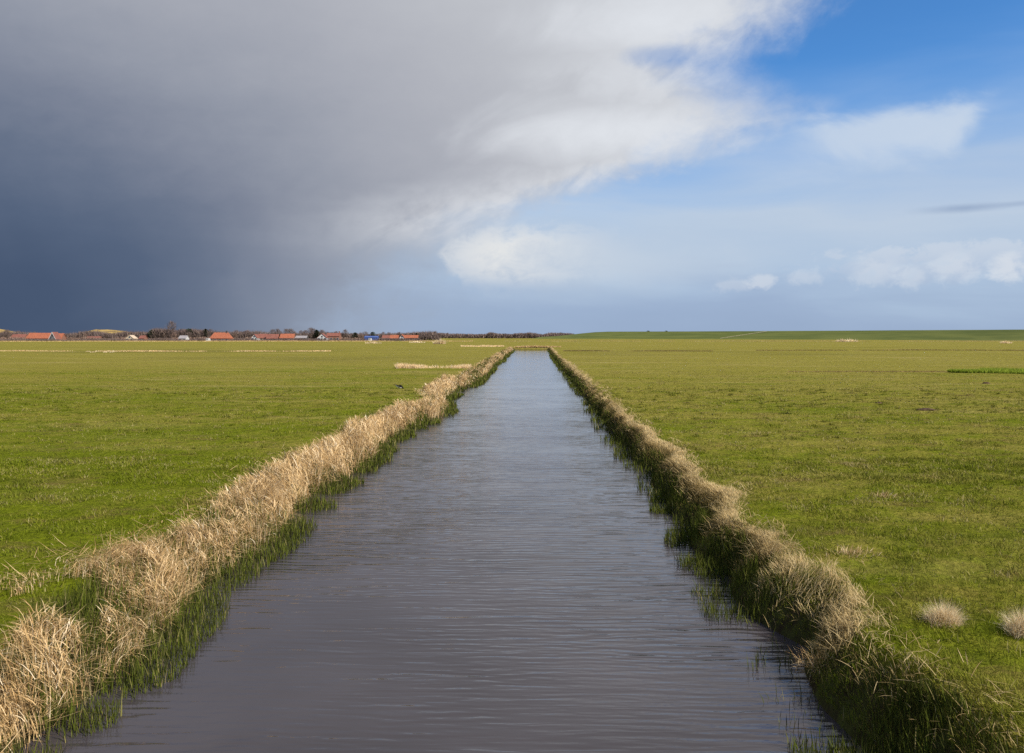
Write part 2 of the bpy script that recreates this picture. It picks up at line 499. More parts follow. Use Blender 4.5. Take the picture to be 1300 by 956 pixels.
def water_l(Y):
    Y = np.asarray(Y, float)
    return axis(Y) + np.interp(Y, KYL, KL) - 0.15 + (fbm(Y * 0.35, Y * 0 + 3.3, 3) - 0.5) * 0.6


def water_r(Y):
    Y = np.asarray(Y, float)
    return axis(Y) + np.interp(Y, KYR, KR) + (fbm(Y * 0.4, Y * 0 + 9.7, 3) - 0.5) * 0.4 + 0.18 - 0.42 * scallop(Y)


def crest_l(Y): return water_l(Y) - 1.05 - 0.45 * fbm(np.asarray(Y, float) * 0.3, np.asarray(Y, float) * 0 + 1.2, 2)


def crest_r(Y): return water_r(Y) + 0.62 + 0.6 * fbm(np.asarray(Y, float) * 0.35, np.asarray(Y, float) * 0 + 6.2, 2)


def lumps(X, Y):
    near = 1 - sstep(np.hypot(X, Y), 40, 160)
    rough = np.exp(-(((X - 8) / 4.0) ** 2 + ((Y - 9) / 5.0) ** 2))
    return near * ((fbm(X * 0.35, Y * 0.35, 3) - 0.5) * 0.12 + (fbm(X * 1.6, Y * 1.6, 3) - 0.5) * (0.12 + 0.24 * rough)) + (fbm(X * 0.02, Y * 0.03, 3) - 0.5) * 0.25 * sstep(Y, 30, 200)


def ground_z(X, Y):
    """height of the ground sheet (outside the canal bed)"""
    X = np.asarray(X, float); Y = np.asarray(Y, float)
    wl, wr, cl, cr = water_l(Y), water_r(Y), crest_l(Y), crest_r(Y)
    tl = np.clip((wl - X) / (wl - cl), -1, 1); tr = np.clip((X - wr) / (cr - wr), -1, 1)
    t = np.where(X < axis(Y), tl, tr)
    prof = np.where(t >= 0, WATER + (-WATER) * np.clip(t, 0, 1) ** 0.75, WATER + np.maximum(t, -1) * 0.6)
    z = np.where(Y > END, 0.0, prof)
    return z + lumps(X, Y) * sstep(np.where(Y > END, 1.0, t), 0.3, 1.0)


ys = [-80, -50, -30, -15, -5, 0, 3, 5]
yv = 6.0
while yv < 7000:
    ys.append(yv); yv += max(0.22, 0.012 * yv) if yv < 60 else 0.03 * yv
ys = np.array(sorted([q for q in ys if abs(q - END) > 2.5] + [END - 0.6, END - 0.05, END + 0.5, END + 1.2]))
ds = [0.0]
step = 0.22
while ds[-1] < 7000:
    ds.append(ds[-1] + step); step = max(step, ds[-1] * 0.035)
ds = np.array(ds)
fr = np.array([0.0, 0.1, 0.25, 0.45, 0.65, 0.85])
bed = np.array([0.6, 0.0, -0.6, -1.0])
rows = []; bankv = []
for Yq in ys:
    wl, wr, cl, cr = (float(f(Yq)) for f in (water_l, water_r, crest_l, crest_r))
    xs = np.concatenate([cl - ds[::-1], cl + (wl - cl) * np.array([0.12, 0.3, 0.5, 0.7, 0.88, 1.0]), [wl + 0.7, wl + 1.6, (wl + wr) / 2, wr - 1.6, wr - 0.7],
                         wr + (cr - wr) * np.array([0, 0.12, 0.3, 0.5, 0.7, 0.88]), cr + ds])
    zz = ground_z(xs, np.full_like(xs, Yq))
    inner = (xs > wl + 0.1) & (xs < wr - 0.1) & (Yq <= END)
    zz = np.where(inner, WATER - 0.55, zz)
    rows.append(np.stack([xs, np.full_like(xs, Yq), zz], 1))
    bankv.append(np.clip(1 - (zz + 0.22) / 0.2, 0, 1) * (Yq < END + 1) if Yq <= END else np.zeros_like(xs))
nc = len(rows[0]); nr = len(rows)
V = np.concatenate(rows)
i = np.arange(nr - 1)[:, None] * nc + np.arange(nc - 1)[None, :]
quads = np.stack([i, i + 1, i + nc + 1, i + nc], -1).reshape(-1, 4)
me = raw_mesh('ground', V, quads.ravel(), np.arange(len(quads)) * 4, {'bank': np.concatenate(bankv)}, True)
tag(link('ground', me, M_MEADOW), 'flat green and straw coloured meadow on both sides of the canal', 'meadow', None, 'structure')

wy = np.array([-80, -40, 0, 20, 60, 120, 200, END + 0.4])
V = np.concatenate([np.stack([axis(wy) - 8.2, wy, np.full_like(wy, WATER)], 1), np.stack([axis(wy) + 8.2, wy, np.full_like(wy, WATER)], 1)])
k = len(wy)
q = np.array([[j, k + j, k + j + 1, j + 1] for j in range(k - 1)])
tag(link('water', raw_mesh('water', V, q.ravel(), np.arange(len(q)) * 4), M_WATER), 'straight canal of dark rippled water running to the horizon', 'water', None, 'structure')


# ------------------------------------------------------------------ reeds and grasses
def along(y0, y1, n, power=1.0):
    """stations with more of them close by"""
    t = RNG.random(n)
    return np.exp(np.log(y0) + t * (np.log(y1) - np.log(y0)))


# dry reed bed on the left bank
sets = []
N = 185000
Y = np.concatenate([along(7.0, 270, 150000), along(7.0, 15, 35000)])
far = np.clip(Y / 14.0, 1, 12)
wl = water_l(Y); cl = crest_l(Y)
wide = 0.92 + 1.25 * sstep(Y, 13.4, 10.5) + 0.5 * (fbm(Y * 0.5, Y * 0 + 4, 2) - 0.5)
t = RNG.beta(1.5, 1.3, N) + (RNG.random(N) < .10) * U(.1, .7, N)
X = wl + 0.10 - t * (wl - cl + 0.15) * wide
patch = fbm(X * 0.8 + 9, Y * 0.55 * np.clip(20 / Y, .2, 1) + 2.4, 3)
fine_ = fbm(X * 2.6 + 5, Y * np.clip(2.6 * 20 / np.maximum(Y, 20), .4, 3), 2)
keep = (RNG.random(N) < .25 + .75 * sstep(fine_, .36, .60)) & (patch > np.where((Y < 14.5) & (t > .35), 0.385, 0.27))
X, Y, t, far, patch = (q[keep] for q in (X, Y, t, far, patch))
N = len(X)
Z = ground_z(X, Y)
root = np.stack([X, Y, np.maximum(Z, WATER - 0.1) - 0.02], 1)
hh = (0.46 + 0.46 * np.clip(1.25 - t, 0, 1)) * (0.42 + 0.75 * patch) * (.55 + .75 * fbm(X * 1.7 + 3, Y * np.clip(1.7 * 20 / np.maximum(Y, 20), .3, 2) + 77, 2)) * np.where(t > 1, .6, 1.0)
kind = RNG.random(N)
comb = RNG.normal(0, 0.5, N)
locdir = fbm(X * 1.1, Y * 0.9 + 40, 2) * 9.0
a = kind < 0.34                                    # standing stems
sets.append(blades(root[a], hh[a] * U(0.8, 1.25, a.sum()), 0.0055 * far[a] ** .8 * U(.8, 1.5, a.sum()), locdir[a] + U(-1, 1, a.sum()), U(0.02, 0.35, a.sum()), U(0, 0.5, a.sum()), U(0.15, 1, a.sum()), 3, base_w=1.0))
a = (kind >= 0.34) & (kind < 0.74)                 # dead leaves hanging off them
n = a.sum(); r2_ = root[a].copy(); r2_[:, 2] += hh[a] * U(0.05, 0.75, n)
sets.append(blades(r2_, hh[a] * U(0.35, 0.75, n), 0.0095 * far[a] ** .8 * U(.6, 1.4, n), locdir[a] + U(-1.6, 1.6, n), U(0.2, 1.1, n), U(0.6, 1.9, n), np.clip(RNG.normal(0.52, 0.27, n), 0, 1), 4))
a = kind >= 0.74                                   # broken and flattened litter
n = a.sum(); r2_ = root[a].copy(); r2_[:, 2] += U(0.03, 0.35, n)
sets.append(blades(r2_, U(0.35, 0.9, n), 0.009 * far[a] ** .8 * U(.7, 1.4, n), U(0, 6.28, n), U(1.1, 1.75, n), U(-0.3, 0.3, n), U(0, 0.75, n), 3))
tag(blade_obj('reed_bed', sets, M_REED), 'dry straw coloured reeds lining the left bank of the canal', 'reeds', None, 'stuff')

# single broken reed stalks close to the camera
# fresh green shoots in the shallow water on the left
sets = []
N = 52000
Y = along(7.0, 250, N)
clump = fbm(Y * 0.9, Y * 0 + 20, 3)
far = np.clip(Y / 14.0, 1, 10)
off = U(-1.0, 0.8, N) * (0.5 + clump)
keep = (clump + RNG.normal(0, 0.08, N) > 0.38 + .10 * ((off < -.15) & (Y < 13))) & ((Y < 60) | (clump > .5))
X = water_l(Y) + off
Zs = np.where(off > 0, WATER - 0.05, ground_z(X, Y))
X, Y, Zs, far, off, clump = (q[keep] for q in (X, Y, Zs, far, off, clump)); N = len(X)
hgt = U(0.25, 0.72, N) * (1.1 - 0.5 * np.clip(off, 0, 1)) * (0.6 + 0.7 * clump)
sets.append(blades(np.stack([X, Y, Zs], 1), hgt, 0.011 * far * U(.6, 1.3, N), U(0, 6.28, N), U(0, 0.3, N), U(0, 0.7, N), np.clip(RNG.normal(0.5, 0.3, N), 0, 1), 3))
tag(blade_obj('water_grass', sets, M_SHOOT), 'fresh green shoots standing in the shallows below the left reeds', 'water plants', None, 'stuff')

# dry grass hanging over the right bank
sets = []
N = 95000
Y = along(7.5, 270, N)
far = np.clip(Y / 14.0, 1, 12)
wr = water_r(Y); cr = crest_r(Y)
t = RNG.beta(2.2, 1.25, N) * 1.16
X = wr + t * (cr - wr)
patch = fbm(X * 0.9 + 33, Y * 0.7 * np.clip(20 / Y, .2, 1), 4)
near_ = sstep(Y, 22, 14)
keep = RNG.random(N) < (0.12 + 0.88 * sstep(patch, .38, .60)) * (1 - .45 * near_ * sstep(patch, .58, .42)) * (1 - .90 * sstep(Y, 11.3, 10.4)) * (.6 + .4 * sstep(t, .1, .7))
X, Y, t, far, patch = (q[keep] for q in (X, Y, t, far, patch)); N = len(X)
Z = ground_z(X, Y)
knot = sstep(fbm(Y * np.clip(.9 * 20 / np.maximum(Y, 20), .12, 1), Y * 0 + 55, 2), .32, .68)      # grass hangs in separate shocks
hh = (1 - .30 * sstep(Y, 15, 11.3)) * (0.11 + 0.31 * patch * (.5 + .6 * knot)) * np.where(t > .9, .62, 1.0)
tone_ = np.clip(0.10 + 0.12 * knot + 0.80 * sstep(t, 0.50, 0.98) * (0.6 + 0.9 * (patch - .3)) + RNG.normal(0, 0.2, N), 0, 1)
sets.append(blades(np.stack([X, Y, Z - 0.02], 1), hh * U(.7, 1.3, N), 0.0060 * far ** .85 * U(.6, 1.5, N), -1.57 + (fbm(X * 1.4 + 3, Y * 1.2, 2) - .5) * 5.0 + RNG.normal(0, 0.8, N), U(0.0, 0.5, N), U(0.2, 1.5, N), tone_, 4))
n = 9000                                              # loose straw lying across it
Y = along(7.2, 120, n); t = U(.35, 1.35, n); X = water_r(Y) + t * (crest_r(Y) - water_r(Y)); f_ = np.clip(Y / 14, 1, 6)
k_ = (fbm(X * .9 + 33, Y * .7, 3) > .44) & (RNG.random(n) < 1 - .8 * sstep(Y, 11.6, 10.4))
X, Y, t, f_ = X[k_], Y[k_], t[k_], f_[k_]; n = len(X)
sets.append(blades(np.stack([X, Y, ground_z(X, Y) + U(.02, .25, n)], 1), U(.15, .45, n), .0080 * f_ ** .8, U(0, 6.28, n), U(.7, 1.7, n), U(-.1, .9, n), U(.45, 1, n), 4))
n = 4200                                              # bleached tangle on the crest close to the camera
Y = U(10.8, 15.2, n); X = crest_r(Y) + RNG.normal(-.12, .30, n); k_ = fbm(X * 1.6 + 12, Y * 1.3 + 4, 3) > .47
X, Y = X[k_], Y[k_]; n = len(X); dirn = fbm(X * 1.2, Y * 1.2 + 60, 2) * 9
sets.append(blades(np.stack([X, Y, ground_z(X, Y) + U(0, .12, n)], 1), U(.12, .36, n), .0065, dirn + RNG.normal(0, .6, n), U(.2, 1.3, n), U(.1, 1.2, n), np.clip(RNG.normal(.78, .2, n), 0, 1), 4))
tag(blade_obj('bank_grass', sets, M_DRYGRASS), 'shaggy brown and straw grass hanging over the steep right bank', 'bank grass', None, 'stuff')

sets = []
N = 27000
Y = np.concatenate([along(7.5, 250, 15000), along(8.5, 24, 12000)])
clump = fbm(Y * 0.8, Y * 0 + 70, 3)
far = np.clip(Y / 14.0, 1, 10)
off = (U(0, 1, N) ** 1.5 * -1.15 + .45) * (0.35 + .8 * clump + .55 * sstep(Y, 20, 11))
X = water_r(Y) + off
keep = (clump + RNG.normal(0, 0.08, N) > 0.42)
X, Y, far, off, clump = (q[keep] for q in (X, Y, far, off, clump)); N = len(X)
Zs = np.where(off < 0, WATER - 0.05, ground_z(X, Y))
sets.append(blades(np.stack([X, Y, Zs], 1), U(0.2, 0.55, N) * (0.6 + .7 * clump), 0.010 * far * U(.6, 1.3, N), U(0, 6.28, N), U(0, 0.3, N), U(0, 0.8, N), np.clip(RNG.normal(0.42, 0.25, N), 0, 1), 3))
tag(blade_obj('water_grass', sets, M_SHOOT), 'sparse green shoots rising from the water along the right bank', 'water plants', None, 'stuff')

# short grass of the meadow
sets = []
N = 46000                                             # green grass on the right bank's face, close by
Y = along(7.0, 60, N); t = U(0.05, 1.7, N); X = water_r(Y) + t * (crest_r(Y) - water_r(Y))
tuf_ = fbm(X * 1.2, Y * 1.2 + 8, 3)
sets.append(blades(np.stack([X, Y, ground_z(X, Y) - .01], 1), U(0.05, 0.19, N) * (.4 + 1.1 * tuf_), 0.008 * np.clip(Y / 14, 1, 4), -1.2 + RNG.normal(0, 1.2, N), U(0.1, .8, N), U(.3, 1.3, N), np.clip(U(0.1, .8, N) + (tuf_ - .5) * 1.0, 0, 1), 3))
N = 42000                                             # coarse tussocks by the near right bank
X = U(4.2, 12.5, N); Y = U(6.5, 17, N); tk = fbm(X * .9, Y * .9 + 30, 3)
ok = (X > crest_r(Y) - .2) & (RNG.random(N) < sstep(tk, .38, .66) * np.exp(-np.clip(X - crest_r(Y) - 1.2, 0, 9) / 2.5))
X, Y, tk = X[ok], Y[ok], tk[ok]; N = len(X)
sets.append(blades(np.stack([X, Y, ground_z(X, Y) - .01], 1), U(.08, .24, N) * (.3 + 1.5 * tk), .007, U(0, 6.28, N), U(.1, 1.0, N), U(.2, 1.2, N), np.clip(U(0, .75, N) + (fbm(X * 2, Y * 2, 2) - .5), 0, 1), 3))


def sward(N, y0, y1, hlo, hhi, wd, nseg, tint_mu):
    Y = np.sqrt(U(y0 ** 2, y1 ** 2, N)) if y1 < 30 else np.exp(U(math.log(y0), math.log(y1), N))
    X = U(-1, 1, N) * (0.68 * Y + 2.5)
    ok = (X < crest_l(Y) + 0.35) | (X > crest_r(Y) - 0.15)
    X, Y = X[ok], Y[ok]
    tuft = fbm(X * 1.3, Y * 1.3, 3); clump = vnoise(X * 6, Y * 6)
    ok = RNG.random(len(X)) < 0.25 + 0.75 * sstep(clump * .5 + tuft * .6, 0.35, 0.7)
    X, Y, tuft = X[ok], Y[ok], tuft[ok]; n = len(X)
    sc = np.clip(Y / y0, 1, 6)
    h = U(hlo, hhi, n) * (0.35 + 1.9 * np.clip(tuft - .25, 0, 1))
    tint = np.clip(tint_mu + (fbm(X * .4, Y * .4 + 50, 3) - .5) * .9 + (fbm(X * 2.2, Y * 1.6 + 90, 3) - .5) * 1.5 + RNG.normal(0, 0.2, n) + (RNG.random(n) < 0.12) * .5 + 0.10 * (X > 0), 0, 1)
    return blades(np.stack([X, Y, ground_z(X, Y) - 0.01], 1), h, wd * sc ** 0.7, U(0, 6.28, n), U(0.1, 0.9, n), U(0, 1.0, n), tint, nseg)


nc_ = 1700
cy_ = np.sqrt(U(7 ** 2, 60 ** 2, nc_)); cx_ = U(-1, 1, nc_) * (.68 * cy_ + 2)
ok = (cx_ < crest_l(cy_) - .3) | (cx_ > crest_r(cy_) + .3); cx_, cy_ = cx_[ok], cy_[ok]; nc_ = len(cx_)
q_ = 55; sp_ = np.repeat(U(.06, .30, nc_), q_); X = np.repeat(cx_, q_) + RNG.normal(0, 1, nc_ * q_) * sp_; Y = np.repeat(cy_, q_) + RNG.normal(0, 1, nc_ * q_) * sp_ * .8; N = len(X)
sets.append(blades(np.stack([X, Y, ground_z(X, Y) - .01], 1), U(.06, .17, N) * np.repeat(U(.7, 1.3, nc_), q_), .008 * np.clip(Y / 14, 1, 4), U(0, 6.28, N), U(.1, 1.2, N), U(0, 1.2, N), np.clip(np.repeat(np.where(RNG.random(nc_) < .45, .88, .12), q_) + RNG.normal(0, .12, N), 0, 1), 2))
sets.append(sward(230000, 6.2, 26, 0.05, 0.13, 0.0075, 2, 0.36))
sets.append(sward(150000, 22, 90, 0.05, 0.12, 0.020, 2, 0.42))
tag(blade_obj('grass', sets, M_GRASS), 'short grazed grass covering the meadow nearest the camera', 'grass', None, 'stuff')

# lush green strip in a ditch on the right
N = 18000
X = U(at(1205, 86), at(1420, 86), N); Y = 86 + U(-5, 5, N) * np.clip((X - at(1200, 86)) / 9, .05, 1) * (.5 + fbm(X * .5, X * 0, 2))
tag(blade_obj('lush_grass', [blades(np.stack([X, Y, np.zeros(N)], 1), U(.3, .65, N), 0.05, U(0, 6.28, N), U(0, .5, N), U(0, .7, N), U(0, 1, N), 3)], M_LUSH),
    'bright green strip of lush grass across the right meadow', 'lush grass', None, 'stuff')


def strip(name, label, px0, px1, Y0, dep, n, h, wd, mat, lo, hi, slope=0.0, cat='reeds'):
    px = U(px0, px1, n); Y = Y0 + U(-dep, dep, n) + slope * (px - px0)
    X = at(px, Y); pt = fbm(X * 0.12 + Y0, Y * 0 + Y0 * .37, 3)
    ok = pt + RNG.normal(0, .08, n) > 0.36
    X, Y, pt = X[ok], Y[ok], pt[ok]; m_ = len(X)
    o = blade_obj(name, [blades(np.stack([X, Y, ground_z(X, Y) - .03], 1), h * U(.5, 1.2, m_) * (.5 + pt), wd, U(0, 6.28, m_), U(0, .5, m_), U(0, 1.1, m_), U(lo, hi, m_), 3)], mat)
    return tag(o, label, cat, None, 'stuff')


strip('ditch_reeds', 'pale strip of dry reeds jutting into the left meadow from the canal', 503, 598, 98, 1.6, 7000, 0.85, 0.035, M_REED, .5, 1.0)
strip('ditch_grass', 'dark brown line of ditch grass across the right meadow from the canal', 715, 905, 205, 1.2, 5000, 0.42, 0.12, M_DRYGRASS, 0, .45, cat='ditch grass')
strip('ditch_grass', 'brown ditch line far out on the right meadow below the dike', 960, 1420, 212, 1.2, 6000, 0.40, 0.12, M_DRYGRASS, 0, .5, cat='ditch grass')
strip('ditch_grass', 'thin olive ditch line crossing the meadow under the bright green strip', 1000, 1215, 88, .8, 2500, 0.2, 0.05, M_DRYGRASS, .1, .6, cat='ditch grass')
strip('ditch_reeds', 'faint straw coloured ditch line across the far left meadow', -120, 420, 205, 1.5, 7000, 0.42, 0.14, M_REED, .3, .9)
strip('ditch_reeds', 'pale tufted rough patch of reeds left of the far canal end', 585, 640, 300, 14, 2600, 0.75, 0.16, M_REED, .4, .95)
strip('end_bank_reeds', 'row of dry reeds closing the far end of the canal', 640, 712, END + 1.0, .8, 2600, 0.75, 0.12, M_REED, .15, .8)
strip('verge_grass', 'pale dry verge along the foot of the village', -60, 600, 545, 12, 22000, .75, 0.22, M_REED, .2, .75, cat='verge')
strip('verge_grass', 'pale dry verge along the foot of the right dike', 640, 1400, 560, 12, 20000, .55, 0.22, M_DRYGRASS, .3, .9, cat='verge')


# tufts one can count
def tuft(name, label, X, Y, n, h, spread, wd, mat, cat='grass tuft', lean=(0, .75), group=None):
    r = spread * RNG.random(n) ** .75; th = U(0, 6.28, n)
    r = r * np.where((RNG.random(n) < .28) & (cat == 'grass tuft'), 1.3, 1.0); el_ = RNG.uniform(.5, 1.0); off_ = (cat == 'grass tuft') * (RNG.random(n) < .35) * spread * RNG.uniform(.4, .8); wind_ = RNG.uniform(0, 6.28)
    root = np.stack([r * np.cos(th) * 1.15 + off_, r * np.sin(th) * el_ + off_ * .3, np.zeros(n)], 1)
    o = blade_obj(name, [blades(root, h * U(.35, 1.15, n) * (1 - .32 * r / spread), wd * U(.7, 1.3, n), np.where(RNG.random(n) < .6, wind_, np.arctan2(root[:, 0], root[:, 1])) + RNG.normal(0, .7, n), U(*lean, n) * (.25 + .75 * (r / spread)), U(.1, 1.0, n) + 1.3 * (RNG.random(n) < .45), U(0, 1, n), 3)], mat)
    o.location = (X, Y, float(ground_z(X, Y)) - 0.02)
    return tag(o, label, cat, group)


def spot(px, py):                                  # a place on the meadow
    Y = EYE * F / (py - HORIZON); return at(px, Y), Y


for (px, py, n, h, s, wd, lab) in ((1196, 792, 2400, .64, .16, .0036, 'pale fluffy tuft of dead grass on the meadow beside the canal bend'),
                                    (1300, 812, 2400, .66, .16, .0036, 'pale dead grass tuft cut off by the right edge of the view'),
                                    (1075, 705, 420, .38, .40, .006, 'ragged straw tuft on the crest of the right bank'),
                                    (1117, 632, 130, .34, .22, .010, 'small bleached tuft with sprawling stalks on the right meadow'),
                                    (350, 596, 420, .5, .55, .009, 'greyish dry grass clump behind the left reeds'),
                                    (1040, 792, 260, .55, .3, .007, 'leaning broken reed clump low on the right bank by the water')):
    X, Y = spot(px, py)
    tuft('grass_tuft', lab, X, Y, n, h, s, wd, M_PALE if 'pale' in lab else M_REED, lean=(0, .75) if 'pale' in lab else (.2, 1.6))
for (px, py, s, h, lab) in ((1068, 434, 3.2, 3.2, 'small cream reed clump at the foot of the dike, beside a wider one'), (1079, 434, 4.8, 3.4, 'wide cream reed clump at the foot of the dike'),
                            (1277, 436, 2.6, 2.2, 'low cream reed clump far right below the dike'), (558, 437, 2.6, 4.0, 'upright cream reed clump standing in the far left meadow'),
                            (530, 435, 4.0, 1.8, 'low cream reed clump before the orange roofed long house'), (474, 436, 3.6, 2.0, 'low cream reed clump before the blue shed')):
    X, Y = spot(px, py)
    tuft('reed_clump', lab, X, Y, 220, h, s, .25, M_PALE, 'reed clump', (0, .5))
for kq, px in enumerate((111, 117, 122, 133, 137, 141, 144)):
    X, Y = spot(px, 446 + (kq % 2))
    tuft('grass_tuft', 'little cream tuft in the dotted row far out on the left meadow', X, Y, 60, .55, .4, .08, M_PALE, 'grass tuft', (0, .8), 'dotted row of cream tufts')
X, Y = spot(995, 526)
tuft('grass_tuft', 'dark green grass tuft alone on the right meadow', X, Y, 160, .22, .3, .02, M_SHOOT)

import bmesh


def heap(name, label, px, py, r, h, cat='molehill'):
    X, Y = spot(px, py)
    bm = bmesh.new()
    bmesh.ops.create_icosphere(bm, subdivisions=3, radius=1.0)
    for v in bm.verts:
        nn = 0.75 + 0.5 * float(fbm(v.co.x * 2.5 + px, v.co.y * 2.5 + v.co.z * 2, 3))
        v.co = Vector((v.co.x * r * nn, v.co.y * r * .7 * nn, max(-.1, v.co.z) * h * nn))
    me = bpy.data.meshes.new(name); bm.to_mesh(me); bm.free()
    o = link(name, me, M_SOIL); o.location = (X, Y, float(ground_z(X, Y)) - .02)
    return tag(o, label, cat)


heap('molehill', 'flat dark brown soil heap on the right meadow', 1176, 522, .52, .14)
heap('molehill', 'small brown soil heap left of the flat dark heap', 1116, 512, .22, .13)
heap('molehill', 'tiny dark soil heap just under the bright green strip', 1252, 487, .3, .16)

# leaning dead stalks that stand out against the banks
for (px, py, L, az_, ln, lab) in ((1014, 800, 1.1, .9, .5, 'long pale broken reed stalk leaning out of the right bank'),
                                  (1050, 830, .75, .1, .12, 'short upright cut reed stalk at the right waterline'),
                                  (112, 862, 1.15, .3, .15, 'tall pale reed stalk rising from the left shallows'),
                                  (125, 856, .7, .4, .2, 'shorter pale reed stalk beside the tall one in the left shallows')):
    Yq = (EYE - WATER) * F / (py - HORIZON)
    o = blade_obj('reed_stalk', [blades(np.zeros((1, 3)), L, .022, az_, ln, .12, .8, 5, np.zeros(1), 1.2, 1.0),
                                 blades(np.array([[0, 0, L * .3]]), L * .4, .02, az_ + 1.5, .7, .9, .7, 4)], M_PALE)
    o.location = (at(px, Yq), Yq, WATER - .03)
    tag(o, lab, 'reed stalk')


# ------------------------------------------------------------------ far land: dike, dunes, woods
def loft(name, path, prof, mat, wob=0.0, seed=0):
    """sweep a profile (across, up) along a ground path"""
    rows = []
    for k, (X, Y) in enumerate(path):
        a = Vector(path[max(0, k - 1)]); b_ = Vector(path[min(len(path) - 1, k + 1)])
        d = (b_ - a).normalized(); nrm = Vector((-d.y, d.x))
        for (s, h) in prof:
            hz = h + (float(fbm(X * .01 + seed, Y * .01 + s * .05, 3)) - .5) * wob * (1 if h > 0.5 else 0)
            rows.append((X + nrm.x * s, Y + nrm.y * s, hz))
    k = len(prof); n = len(path)
    q = [[i * k + j, i * k + j + 1, (i + 1) * k + j + 1, (i + 1) * k + j] for i in range(n - 1) for j in range(k - 1)]
    return link(name, raw_mesh(name, rows, np.array(q).ravel(), np.arange(len(q)) * 4, None, True), mat)


path = []
for k in range(60):
    px = 688 + k * 17.0; Yq = 1080 - 460 * min(1, (px - 640) / 700)
    path.append((at(px, Yq), Yq))
dk = loft('dike', path, [(-32, -.3), (-24, .8), (-4, 8.4), (-2, 8.9), (2, 8.9), (5, 8.0), (30, -.3)], M_DIKE, .35, 2)
for v in dk.data.vertices:                         # its near end sinks into the land
    v.co.z *= 0.25 + 0.75 * float(sstep(v.co.x / max(1, v.co.y), .034, .12)) if v.co.z > .5 else 1
tag(dk, 'long green sea dike closing the horizon on the right', 'dike', None, 'structure')


def dike_pt(px, frac):                              # a place on the near slope of the dike
    Yq = 1080 - 460 * min(1, (px - 640) / 700)
    X0, X1 = at(px - 5, 1080 - 460 * (px - 645) / 700), at(px + 5, 1080 - 460 * (px - 635) / 700)
    d = Vector((X1 - X0, -460 * 10 / 700)).normalized(); nrm = Vector((-d.y, d.x))
    s = -24 + 20 * frac
    return Vector((at(px, Yq) + nrm.x * s, Yq + nrm.y * s, .8 + 7.6 * frac))


rows = []
for k in range(13):
    f = k / 12
    for df in (-.04, .04):
        p = dike_pt(928 + 48 * f, f + df); rows.append((p.x, p.y, p.z + .22))
q = [[2 * k, 2 * k + 1, 2 * k + 3, 2 * k + 2] for k in range(12)]
tag(link('path', raw_mesh('path', rows, np.array(q).ravel(), np.arange(12) * 4), M_TRACK), 'pale track slanting up the green dike', 'track', None, 'structure')


def dunes(label, px0, px1, Yc, top, seed):
    nx, ny = 60, 14; rows = []
    for j in range(ny):
        v = j / (ny - 1)
        for k in range(nx):
            u = k / (nx - 1); Yq = Yc + (v - .3) * 120; X = at(px0 + (px1 - px0) * u, Yc)
            e = math.sin(math.pi * u) ** .6 * math.sin(math.pi * min(1, v * 1.2 + .02)) ** .8 if v < .82 else 0
            rows.append((X, Yq, -.4 + e * top * (.62 + .75 * float(fbm(X * .03 + seed, Yq * .03, 4)))))
    q = [[j * nx + k, j * nx + k + 1, (j + 1) * nx + k + 1, (j + 1) * nx + k] for j in range(ny - 1) for k in range(nx - 1)]
    return tag(link('dune', raw_mesh('dune', rows, np.array(q).ravel(), np.arange(len(q)) * 4, None, True), M_DUNE), label, 'dune', None, 'structure')


dunes('golden sand dune rising behind the thicket at the far left', -150, 22, 900, 16, 4)
dunes('low golden dune ridge behind the village gardens', 84, 196, 900, 10.0, 9)


def thicket(name, label, px0, px1, Yc, dep, n, h0, h1, mat, wd=.22, lo=0, hi=1, seed=0, cat='thicket'):
    """a mass of bare stems and twigs"""
    px = U(px0, px1, n); Y = Yc + U(-dep, dep, n); X = at(px, Y)
    hh = (h0 + (h1 - h0) * fbm(X * .07 + seed, X * 0 + seed, 3)) * sstep(px, px0 - 1, px0 + 8) * sstep(px, px1 + 1, px1 - 8)
    base = U(0, .65, n) * hh
    s = [blades(np.stack([X, Y, base - .1], 1), np.maximum(.4, (hh - base) * U(.5, 1.05, n)), wd * U(.6, 1.6, n), U(0, 6.28, n), U(.1, .7, n), U(-.3, .5, n), U(lo, hi, n), 3)]
    return tag(blade_obj(name, s, mat), label, cat, None, 'stuff')


thicket('thicket', 'brown bare thicket along the village below the dunes', -160, 560, 655, 14, 42000, 5.5, 10.5, M_TWIG, .30, seed=2)
thicket('thicket', 'reddish bare shrubs in the village gardens', -160, 520, 618, 6, 8000, 1.2, 5.0, M_TWIG_RED, .26, seed=8)
thicket('thicket', 'tall brown belt of bare wood left of the big orange roof', 186, 270, 648, 10, 14000, 9.0, 13.0, M_TWIG, .3, seed=12)
thicket('thicket', 'low brown hedge shrubs in front of the village houses', -160, 540, 588, 4, 20000, .8, 3.4, M_TWIG, .2, seed=21)
thicket('woodland', 'dark low far wood on the horizon left of the canal', 520, 735, 1150, 25, 11000, 5.5, 11.0, M_TWIG, .8, .25, 1.0, 5, 'wood')


